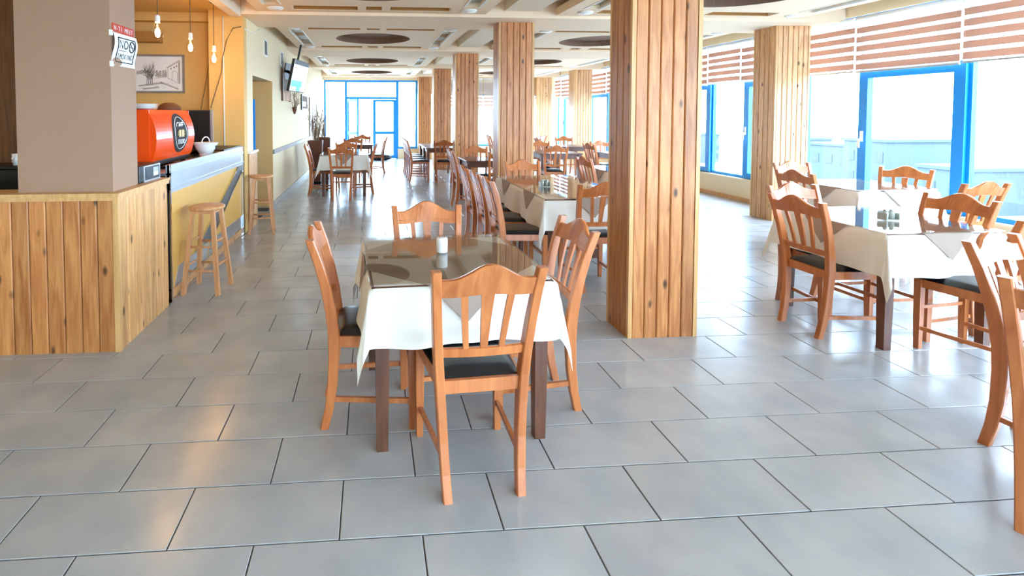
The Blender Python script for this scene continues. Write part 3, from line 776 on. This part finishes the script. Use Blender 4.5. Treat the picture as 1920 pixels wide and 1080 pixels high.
# ================================================================== BAR
bc = thing('bar_counter', 'bar counter with stainless steel fascia and yellow front panel', 'bar counter', (XL, 4.18, 0))
def bp(name, mat, x0, x1, y0, y1, z0, z1): return B(x0, x1, y0, y1, z0, z1).build(name, mat, bc)
LY = 2.34
bp('carcass', 'grout', -.55, -.03, .02, LY, 0, 1.03)
bp('yellow_panel', 'barpanel', -.03, -.012, .02, LY - .05, .1, .9)
wt = bp('worktop', 'steel', -.58, .006, 0, LY + .01, 1.03, 1.05)
bp('steel_fascia', 'steel', -.03, 0, 0, LY, .93, 1.115); bp('steel_ledge', 'steel', -.03, .012, 0, LY, .915, .93); bp('lower_strip', 'alu', -.03, -.004, 0, LY, .885, .915)
bp('dark_line', 'darkgrey', -.03, -.006, 0, LY, .93, .938)
bp('wood_skirting', 'pine2', -.03, -.006, 0, LY, .0, .1); bp('skirting_bead', 'chrome', -.03, .0, 0, LY, .012, .028)
bp('upper_bead', 'chrome', -.03, .0, 0, LY, .1, .112)
bp('end_post', 'black', -.06, .004, LY - .03, LY + .03, 0, 1.115); bp('end_bead', 'chrome', -.02, .012, LY - .045, LY - .028, 0, 1.115); bp('near_bead', 'chrome', -.02, .006, 0, .02, 0, 1.115)
def front_plate(name, mat, pts, x1=-.006): return MB().loft([[(-.014, y, z) for y, z in pts], [(x1, y, z) for y, z in pts]]).build(name, mat, bc)
front_plate('diagonal_plate', 'darksteel', [(.58, .26), (1.04, .26), (2.29, .82), (2.29, .88), (2.12, .88)])
for (a, b) in (((-.003, .57, .262), (-.003, 2.11, .88)), ((-.003, 1.05, .262), (-.003, 2.30, .82))): MB().bar(a, b, .012, .02, (1, 0, 0)).build('diagonal_bead', 'chrome', bc)
front_plate('corner_plate', 'alu', [(.1, .115), (.9, .115), (.98, .25), (.18, .25)])
front_plate('corner_plate', 'steel', [(.95, .115), (2.29, .115), (2.29, .25), (1.03, .25)])
B(-.58, -.02, LY - .75, LY, 1.115, 1.128).build('black_top', 'black', bc)

# ---- orange coffee machine (front faces +X, bowed)
CM = (-1.83, 4.40, 1.05)
cm = thing('coffee_machine', 'bright orange coffee machine with oval black emblem on the bar', 'coffee machine', CM)
prof = []
for i in range(15):
    a = i / 14; z = .07 + a * .44; x = .06 * math.sin(math.pi * a) ** .8 - .03 * a
    prof.append((x, z))
out = [(-.46, .07)] + prof + [(-.46, .51)]
LM = .92
MB().loft([[(x, y, z) for x, z in out] for y in (0, LM)]).build('body', 'orange', cm)
for y in (0, LM): B(-.455, -.01, y - .006 if y == 0 else y, y if y == 0 else y + .006, .075, .505).build('side_panel', 'orange', cm)
B(-.45, .0, .02, LM - .02, .03, .07).build('base', 'black', cm)
for x in (-.4, -.05):
    for y in (.06, LM - .06): MB().lathe([(.022, 0), (.02, .03)], (x, y, 0), 12).build('foot', 'black', cm)
B(-.2, .1, .12, .5, .001, .022).build('drip_tray', 'black', cm)
def bowx(z):
    a = max(0, min(1, (z - .07) / .44)); return .06 * math.sin(math.pi * a) ** .8 - .03 * a
def oval(ry, rz_, off, n=36): return [(bowx(.295 + rz_ * math.sin(2 * math.pi * i / n)) + off, .55 + ry * math.cos(2 * math.pi * i / n), .295 + rz_ * math.sin(2 * math.pi * i / n)) for i in range(n)]
def oval_plate(ry, rz_, off, n=36):
    mb = MB(); K = 6
    rings = []
    for k in range(K, 0, -1):
        s = k / K; rings.append([(bowx(.295 + rz_ * s * math.sin(2 * math.pi * i / n)) + off, .55 + ry * s * math.cos(2 * math.pi * i / n), .295 + rz_ * s * math.sin(2 * math.pi * i / n)) for i in range(n)])
    base = [(p[0] - off - .001, p[1], p[2]) for p in rings[0]]
    return mb.loft([base] + rings)
em = oval_plate(.19, .182, .004).build('emblem', 'ink', cm)
MB().tube(oval(.148, .15, .0065) + [oval(.148, .15, .0065)[0]], .0028, 6, False).build('emblem_ring', 'offwhite', em)
RX = Matrix(((0, 0, 1, 0), (1, 0, 0, 0), (0, 1, 0, 0), (0, 0, 0, 1)))       # text plane -> faces +X, reads along +Y
text_mesh('CAFE', .075, 'offwhite', em, Matrix.Translation((bowx(.375) + .008, .55, .368)) @ RX, 'emblem_lettering', 1.0)
text_mesh('STUDIO', .058, 'offwhite', em, Matrix.Translation((bowx(.215) + .010, .55, .212)) @ RX, 'emblem_lettering', .85)
for s in (-1, 1):
    y = .55 + s * .036
    mg = MB(); mg.box(bowx(.29) + .006, bowx(.29) + .009, y - .026, y + .026, .258, .325); mg.build('emblem_mug', 'gold', em)
    MB().tube([(bowx(.29) + .008, y + s * .026, .272), (bowx(.29) + .008, y + s * .045, .28), (bowx(.29) + .008, y + s * .045, .305), (bowx(.29) + .008, y + s * .026, .313)], .005, 6).build('emblem_mug_handle', 'gold', em)
# plates, wicker bowl on the machine
for k in range(4):
    t = MB().lathe([(.05, 0), (.075, .004), (.115, .011), (.117, .013), (.075, .007), (.002, .006)], (0, 0, 0), 28).build('plate', 'offwhite', None, (-1.97, 4.60, 1.561 + .012 * k))
    tag(t, ['bottom white plate of the stack on the orange coffee machine', 'second white plate from the bottom on the orange coffee machine', 'third white plate from the bottom on the orange coffee machine', 'top white plate of the stack on the orange coffee machine'][k], 'plate', 'stacked white plates')
t = MB().lathe([(.11, 0), (.105, .03), (.08, .055), (.045, .07), (.002, .074)], (0, 0, 0), 24).build('wicker_basket', 'cardbrown', None, (-1.97, 5.17, 1.561))
tag(t, 'upturned brown wicker basket on top of the orange coffee machine', 'basket')
# white basket bowl with handle and small crest
t = thing('white_basket', 'white bowl-shaped basket with hoop handle and small dark crest on the bar', 'basket', (-1.73, 5.50, 1.05))
MB().lathe([(.07, 0), (.10, .05), (.125, .105), (.128, .108), (.12, .104), (.066, .006), (.002, .005)], (0, 0, .066), 28).build('bowl', 'offwhite', t)
MB().lathe([(.06, 0), (.066, .066)], seg=20).build('foot', 'offwhite', t)
MB().tube([(0, .124 * math.cos(R(a)), .172 + .06 * math.sin(R(a))) for a in range(0, 181, 12)], .006, 8).build('hoop_handle', 'offwhite', t)
cr = MB(); cx0 = .113
cr.tube([(cx0, .016 * math.cos(R(a)), .125 + .016 * math.sin(R(a))) for a in range(0, 361, 30)], .003, 5, False)
for s in (-1, 1):
    for k in range(3): cr.bar((cx0 - .001, s * .016, .132 - k * .008), (cx0 - .004, s * (.042 - k * .006), .142 - k * .01), .004, .004)
cr.build('crest', 'ink', t)
# card terminal box on the half wall, screen, cup and cabinet in the dark opening
t = thing('card_terminal', 'black till unit with small display on the wooden half wall', 'till', (-1.755, 3.78, 1.022))
mobj('body', cbox(-.1, .1, 0, .36, 0, .125, .006), 'black', t); B(.1, .104, .07, .33, .012, .11).build('front_panel', 'darkgrey', t)
fr_ = MB(); fr_.box(.1, .108, .06, .34, .0, .012); fr_.box(.1, .108, .06, .34, .11, .118); fr_.box(.1, .108, .06, .07, .012, .11); fr_.box(.1, .108, .33, .34, .012, .11); fr_.build('panel_frame', 'alu', t)
B(.104, .107, .09, .19, .02, .1).build('display', 'bldwin', t); B(.104, .107, .22, .31, .03, .095).build('keypad', 'frost', t); B(.107, .109, .23, .30, .035, .06).build('label_patch', 'offwhite', t)
t = thing('bar_monitor', 'dark flat monitor with silver edge standing behind the orange machine', 'monitor', (-2.1, 6.28, 1.05), 0)
MB().lathe([(.1, 0), (.1, .012), (.03, .02), (.03, .12)], seg=18).build('stand', 'black', t)
mobj('housing', cbox(-.20, .21, -.02, .02, .08, .52, .006), 'darkgrey', t); B(-.185, .175, -.023, -.02, .1, .505).build('screen', 'black', t); B(.19, .215, -.026, .02, .08, .525).build('silver_edge', 'alu', t)
t = thing('back_cabinet', 'dark cabinet in the shadowed opening left of the taupe pier', 'cabinet', (-3.3, 4.2, 0))
mobj('body', cbox(-.68, .62, 0, .6, 0, 1.09, .006), 'black', t); mobj('top_board', cbox(-.69, .64, -.02, .62, 1.09, 1.115, .004), 'black', t)
B(.395, .52, .3, .36, 1.115, 2.82).build('upright_post', 'darkwood', t); B(-.68, .395, .31, .34, 1.115, 2.82).build('back_board', 'darkwood', t)
t = thing('white_cup', 'white cup on the dark cabinet left of the taupe pier', 'cup', (-2.815, 4.28, 1.115))
MB().lathe([(.028, 0), (.036, .09), (.033, .09), (.025, .006), (.002, .006)], seg=20).build('bowl', 'offwhite', t)
MB().tube([(0, -.03, .02), (0, -.056, .03), (0, -.06, .06), (0, -.034, .075)], .005, 6).build('handle', 'offwhite', t)

# ---- bar stools
def stool(x, y, rz, label):
    t = thing('bar_stool', label, 'stool', (x, y, 0), rz, 'round wooden bar stools')
    MB().lathe([(.02, .705), (.135, .705), (.148, .712), (.15, .722), (.146, .733), (.13, .738), (.002, .738)], seg=32).build('seat', 'stool', t)
    B(-.085, .085, -.085, .085, .675, .705).build('seat_block', 'stool', t)
    lp = lambda z, sx, sy: (sx * (.085 + (.705 - z) * .088), sy * (.085 + (.705 - z) * .088), z)
    for sx in (-1, 1):
        for sy in (-1, 1): MB().bar(lp(.0, sx, sy), lp(.705, sx, sy), .034, .034, (1, 0, 0)).build('leg', 'stool', t)
    for (z, ax) in ((.20, 0), (.24, 1), (.40, 0), (.44, 1)):
        for s in (-1, 1):
            a, b = (lp(z, -1, s), lp(z, 1, s)) if ax == 0 else (lp(z, s, -1), lp(z, s, 1)); MB().tube([a, b], .0095, 8).build('rung', 'stool', t)
    return t
stool(-1.41, 4.49, R(-6), 'round-seated wooden bar stool in front of the yellow bar panel')
stool(-1.40, 6.66, R(8), 'round-seated wooden bar stool at the far end of the bar')

# ---- pendant bulbs
def pendant(x, y, z, label):
    t = thing('pendant_bulb', label, 'pendant lamp', (x, y, z), 0, 'bare pendant bulbs over the bar')
    top = 2.83 - z if x < -1.72 else 2.73 - z
    MB().tube([(0, 0, .15), (0, 0, top - .05)], .004, 6).build('cord', 'cable', t)
    MB().lathe([(.055, top), (.055, top - .02), (.03, top - .05), (.004, top - .055)], seg=18).build('canopy', 'black', t)
    MB().lathe([(.02, .085), (.022, .1), (.022, .145), (.012, .155)], seg=16).build('socket', 'offwhite', t)
    MB().lathe([(.004, -.062), (.03, -.055), (.046, -.03), (.05, 0), (.044, .03), (.028, .06), (.018, .085)], seg=20).build('glass', 'clear', t)
    MB().lathe([(.003, -.04), (.016, -.03), (.022, 0), (.016, .028), (.003, .038)], seg=12).build('filament', 'bulb', t)
pendant(-1.86, 4.65, 2.235, 'nearest and largest hanging light bulb over the bar')
pendant(-1.87, 5.5, 2.215, 'middle hanging light bulb over the bar')
pendant(-1.78, 6.0, 2.15, 'farthest hanging light bulb over the bar, before the yellow pier')

# ---- framed pencil drawing on the bar wall
t = thing('framed_drawing', 'framed pencil drawing of a village lane with trees on the yellow wall', 'picture', (-2.77, 6.945, 2.05))
hw, hh = .335, .25
fr_ = MB(); fr_.box(-hw, hw, -.03, 0, hh - .025, hh); fr_.box(-hw, hw, -.03, 0, -hh, -hh + .025); fr_.box(-hw, -hw + .025, -.03, 0, -hh + .025, hh - .025); fr_.box(hw - .025, hw, -.03, 0, -hh + .025, hh - .025)
fr_.build('frame', 'alu', t); pp = B(-hw + .025, hw - .025, -.012, -.004, -hh + .025, hh - .025).build('sheet', 'paper', t)
d = MB(); d2 = MB(); rr = random.Random(4)
def ln(mb, a, b, wd): mb.bar((a[0], -.0125, a[1]), (b[0], -.0125, b[1]), wd, .0008, (0, 1, 0))
for bx_ in (-.13, -.105, -.085, -.15):
    p = (bx_, -.15); q = (bx_ + rr.uniform(.0, .05), .0); ln(d, p, q, .007)
    for k in range(8):
        s = rr.uniform(.4, 1); o_ = (p[0] + (q[0] - p[0]) * s, p[1] + (q[1] - p[1]) * s); e = (o_[0] + rr.uniform(-.1, .1), o_[1] + rr.uniform(.05, .14)); ln(d, o_, e, .003)
        for _ in range(2): ln(d, ((o_[0] + e[0]) / 2, (o_[1] + e[1]) / 2), ((o_[0] + e[0]) / 2 + rr.uniform(-.05, .05), e[1] + rr.uniform(-.02, .04)), .0018)
for a, b in (((.12, .08), (.27, .17)), ((.12, .08), (.12, -.06)), ((.27, .17), (.27, -.12)), ((.10, .075), (.27, .182)), ((.12, -.06), (.27, -.13)), ((.0, .02), (.1, .05)), ((.0, .02), (0, -.06)), ((-.06, -.03), (.0, -.0)), ((-.05, -.06), (.1, -.04))): ln(d, a, b, .004)
for k in range(9): a = R(20 * k); b = R(20 * (k + 1)); ln(d, (.205 + .035 * math.cos(a), -.01 + .05 * math.sin(a)), (.205 + .035 * math.cos(b), -.01 + .05 * math.sin(b)), .004)
ln(d, (.17, -.01), (.17, -.08), .004); ln(d, (.24, -.01), (.24, -.1), .004)
for x, z in ((.16, .07), (.2, .085), (.23, .1)): d.box(x - .006, x + .006, -.0129, -.0121, z - .01, z + .01)
def poly(mb, pts): mb.loft([[(x, -.0122, z) for x, z in pts], [(x, -.0126, z) for x, z in pts]])
for c0 in ((-.26, -.15, .05, -.11), (.02, -.1, .25, -.19), (-.2, -.19, .0, -.165)): poly(d2, [(c0[0], c0[1]), (c0[2], c0[3]), (c0[2], c0[3] - .02), (c0[0], c0[1] - .02)])
for x in (-.02, .02, .06, .09): poly(d2, [(x - .02, -.04), (x + .02, -.04), (x + .012, .03), (x, .05), (x - .012, .03)])
poly(d2, [(-.28, -.01), (-.12, .01), (-.12, .04), (-.2, .05), (-.28, .03)]); poly(d2, [(.25, -.12), (.268, -.125), (.268, .16), (.25, .15)])
for k in range(26): x = rr.uniform(-.27, .26); z = rr.uniform(-.2, -.1); ln(d2, (x, z), (x + rr.uniform(.02, .07), z + rr.uniform(-.008, .012)), .0025)
d.build('pencil_lines', 'greyink', t); d2.build('pencil_wash', 'midink', t)
# dark wooden shelf board high on the bar wall, partly hidden clock
t = tag(mobj('wall_shelf', cbox(-.4, .4, -.14, 0, 0, .13, .004), 'slot', None, (-3.11, 6.945, 2.45)), 'brown wooden box shelf high on the yellow wall beside the bulb', 'shelf')

# ---- cables and conduit on the yellow pier
t = MB().tube([(-1.845, 6.605, 1.1), (-1.845, 6.605, 2.75)], .008, 8).build('cable_conduit', 'white'); tag(t, 'thin white conduit running up the yellow pier', 'conduit')
t = MB().tube([(-1.62, 6.6, 2.62), (-1.72, 6.59, 2.60), (-1.80, 6.59, 2.45), (-1.86, 6.6, 2.2), (-1.87, 6.6, 2.05), (-1.93, 6.59, 1.85), (-2.0, 6.57, 1.6)], .005, 6).build('cable', 'cable'); tag(t, 'brown cable looping down the yellow pier from the ceiling', 'cable')
t = MB().tube([(-2.08, 6.9, 2.6), (-2.1, 6.86, 2.2), (-2.13, 6.8, 1.9), (-2.16, 6.7, 1.58)], .004, 6).build('cable', 'cable'); tag(t, 'thin cable hanging down the corner between yellow wall and yellow pier', 'cable')
t = MB().tube([(-1.62, 6.62, 2.62), (-1.59, 6.75, 2.60), (-1.592, 7.1, 2.62), (-1.59, 7.4, 2.7), (-1.585, 7.5, 2.74)], .006, 6).build('cable', 'white'); tag(t, 'pale cable sagging along the top of the left wall', 'cable')

# ---- signs on the pier
t = thing('no_smoking_sign', 'white curled NO SMOKING paper sign on the side of the taupe pier', 'sign', (-1.654, 3.572, 1.945))
hw, hh = .16, .106
bend = lambda v: .012 + .012 * math.sin(2.6 * v + .4)
shx = lambda y, z: bend(z / hh) + .004 * math.sin(y / hw * 3)
rows = []; n = 12
for i in range(n + 1):
    v = -1 + 2 * i / n
    rows.append([(shx(u * hw, v * hh), u * hw, v * hh) for u in [-1 + 2 * j / 8 for j in range(9)]])
MB().loft(rows, False, False, True).build('sheet', 'paper', t)
pl = lambda y, z, o=.0015: (shx(y, z) + o, y, z)
cs = [(-.105, .078), (.115, .078), (.115, -.078), (-.105, -.078)]
for a, b in zip(cs, cs[1:] + cs[:1]): MB().tube([pl(a[0] + (b[0] - a[0]) * k / 8, a[1] + (b[1] - a[1]) * k / 8) for k in range(9)], .0036, 5).build('border', 'ink', t)
MB().tube([pl(-.085, -.004), pl(0, -.004)], .002, 5).build('rule', 'ink', t)
sy = MB().tube([pl(.066 + .034 * math.cos(R(a)), .032 + .036 * math.sin(R(a))) for a in range(0, 361, 24)], .004, 5, False).build('no_smoking_symbol', 'ink', t)
MB().tube([pl(.066 - .024, .032 + .024), pl(.066 + .024, .032 - .024)], .003, 5).build('slash', 'ink', sy); MB().tube([pl(.048, .030), pl(.086, .028)], .003, 5).build('cigarette', 'ink', sy)
def on_sheet(o):
    for v in o.data.vertices: v.co.x = shx(v.co.y, v.co.z) + .0012 + v.co.x
for ch, y, z, sz in (('N', -.062, .034, .08), ('O', -.008, .034, .08)): on_sheet(text_mesh(ch, sz, 'ink', t, Matrix.Translation((0, y, z)) @ RX, 'lettering', .85))
for k, ch in enumerate('SMOKING'): on_sheet(text_mesh(ch, .05, 'ink', t, Matrix.Translation((0, -.078 + .0275 * k + (.002 if k < 5 else -.002), -.042)) @ RX, 'lettering', .62))
for z in (.08, -.118): B(-.003, .012, -.18, -.16, z, z + .035).build('tape', 'offwhite', t)
t = thing('red_sign', 'narrow red lettered sign above the white no smoking paper', 'sign', (-1.654, 3.575, 2.082))
B(0, .004, -.15, .145, -.027, .029).build('board', 'red', t)
for k, ch in enumerate('N-TI MEET'):
    if ch != ' ': text_mesh(ch, .042, 'offwhite', t, Matrix.Translation((.0046, -.118 + .029 * k, .0)) @ RX, 'lettering', .9)

# ================================================================== LEFT WALL
def vent(y, z, s_, label):
    t = thing('wall_vent', label, 'vent', (XL, y, z)); h2 = s_ / 2
    f = MB(); f.box(0, .012, -h2, h2, h2 - .025, h2); f.box(0, .012, -h2, h2, -h2, -h2 + .025); f.box(0, .012, -h2, -h2 + .025, -h2 + .025, h2 - .025); f.box(0, .012, h2 - .025, h2, -h2 + .025, h2 - .025); f.build('frame', 'white', t)
    B(0, .003, -h2 + .025, h2 - .025, -h2 + .025, h2 - .025).build('mesh_back', 'darkgrey', t)
    n = 7
    for i in range(n):
        zz = -h2 + .03 + (s_ - .06) * (i + .5) / n; B(.003, .009, -h2 + .025, h2 - .025, zz - .006, zz + .004).build('slat', 'rail', t)
vent(7.98, 2.53, .26, 'square louvred vent high on the left wall above the passage'); vent(9.4, 2.52, .26, 'second louvred vent high on the left wall near the television')
t = thing('canvas_painting', 'tall abstract canvas in orange and grey on the left wall', 'picture', (XL + .003, 9.75, 2.06)); mobj('canvas', cbox(0, .03, -.4, .4, -.29, .29, .003), 'canvas', t); B(0, .034, -.42, -.4, -.3, .3).build('edge_strip', 'darkwood', t); B(0, .034, .4, .42, -.3, .3).build('edge_strip', 'darkwood', t)
t = thing('framed_picture', 'small dark framed picture beyond the television on the left wall', 'picture', (XL, 12.4, 1.8)); mobj('print', cbox(0, .02, -.45, .45, -.15, .15, .003), 'recess', t); B(.02, .03, -.47, .47, .15, .18).build('frame', 'black', t); B(.02, .03, -.47, .47, -.18, -.15).build('frame', 'black', t); B(.0, .03, -.49, -.45, -.18, .18).build('frame', 'black', t); B(0, .03, .45, .49, -.18, .18).build('frame', 'black', t); B(.0205, .0215, -.3, .3, -.1, .02).build('pale_patch', 'paper', t)
t = thing('white_board', 'white framed panel on the left wall behind the planters', 'panel', (XL, 14.3, 1.45)); mobj('sheet', cbox(0, .015, -.8, .8, -.48, .48, .003), 'paper', t)
for a, b, c_, d_ in ((-.83, .83, .48, .51), (-.83, .83, -.51, -.48)): B(0, .03, a, b, c_, d_).build('frame', 'rail', t)
for a, b in ((-.83, -.8), (.8, .83)): B(0, .03, a, b, -.48, .48).build('frame', 'rail', t)
# television on an arm
t = thing('television', 'flat television tilted down from an arm on the left wall', 'television', (-1.30, 9.55, 2.21))
t.rotation_euler = (0, R(12), R(-10))
mobj('housing', cbox(-.05, 0, -.43, .43, -.29, .29, .006), 'black', t)
sc_ = B(0, .003, -.41, .41, -.27, .27).build('screen', 'screen', t); B(.003, .004, -.41, .2, -.2, -.08).build('picture_band', 'screenblue', sc_); B(.003, .004, -.41, .41, .2, .27).build('picture_header', 'darkgrey', sc_); B(.003, .004, -.1, .15, -.27, -.14).build('picture_patch', 'screenblue', sc_)
m = MB(); m.bar((-.05, 0, 0), (-.26, .05, .05), .05, .05); m.bar((-.03, -.2, .1), (-.02, -.2, .56), .03, .03, (1, 0, 0)); m.build('arm', 'black', t)
B(-.28, -.26, -.1, .2, -.1, .2).build('wall_plate', 'black', t)
def twigs(mb, base, n, h0, h1, sp, rnd, rad=.006):
    for i in range(n):
        a = rnd.uniform(0, 6.28); s = rnd.uniform(.15, 1) * sp; hh_ = rnd.uniform(h0, h1)
        b = Vector((base[0] + rnd.uniform(-.04, .04), base[1] + rnd.uniform(-.04, .04), base[2])); e = b + Vector((s * math.cos(a), s * math.sin(a), hh_))
        md = (b + e) / 2 + Vector((rnd.uniform(-.04, .04), rnd.uniform(-.04, .04), 0))
        mb.tube([b, md, e], [rad, rad * .7, rad * .25], 5)
        for k in range(3):
            f_ = rnd.uniform(.4, .9); q = b.lerp(e, f_); mb.tube([q, q + Vector((rnd.uniform(-.12, .12), rnd.uniform(-.12, .12), rnd.uniform(.05, .2)))], [rad * .5, rad * .2], 4)
rnd = random.Random(5)
t = thing('wall_twig_vase', 'small wall holder with dry twigs below the television', 'wall decoration', (-1.53, 10.45, 1.52))
MB().lathe([(.015, 0), (.035, .05), (.05, .12), (.05, .14)], seg=12).build('holder', 'planter', t)
m = MB(); twigs(m, (0, 0, .1), 16, .18, .4, .16, rnd); 
for i, v in enumerate(m.v): m.v[i] = (max(v[0], -.06), v[1], v[2])
m.build('twigs', 'twig', t)
def planter(x, y, h_, label, nt, hmax):
    t = thing('tall_planter', label, 'planter', (x, y, 0))
    sq = lambda s, z: [(-s, -s, z), (s, -s, z), (s, s, z), (-s, s, z)]
    MB().loft([sq(.11, .0), sq(.12, .06)]).build('plinth', 'black', t)
    MB().loft([sq(.11, .06), sq(.155, h_), sq(.135, h_), sq(.12, h_ - .06)]).build('pot', 'planter', t)
    B(-.122, .122, -.122, .122, h_ - .075, h_ - .055).build('soil', 'cardbrown', t)
    m = MB(); twigs(m, (0, 0, h_ - .06), nt, .35, hmax, .22, rnd, .009); m.build('dry_branches', 'twig', t)
planter(-1.19, 11.2, .95, 'tall dark square planter of dry branches beside the left wall table', 26, .95)
planter(-1.08, 12.0, .98, 'second tall dark planter of dry branches, farther along the left wall', 12, .8)
t = thing('door_mat_roll', 'low dark bundle on the floor beside the glass door', 'bundle', (.33, 16.75, 0), R(4))
m = MB(); rings = []
for i in range(9):
    u = -1 + 2 * i / 8; s = (1 - .55 * abs(u) ** 3); rings.append([(u * .36, .16 * s * math.cos(R(a)), max(0, .10 + .11 * s * math.sin(R(a)))) for a in range(0, 360, 30)])
m.loft(rings, True, True, True).build('bundle', 'black', t); MB().tube([(-.15, 0, .2), (-.1, 0, .25), (.1, 0, .25), (.15, 0, .2)], .012, 6).build('carry_strap', 'darkgrey', t)
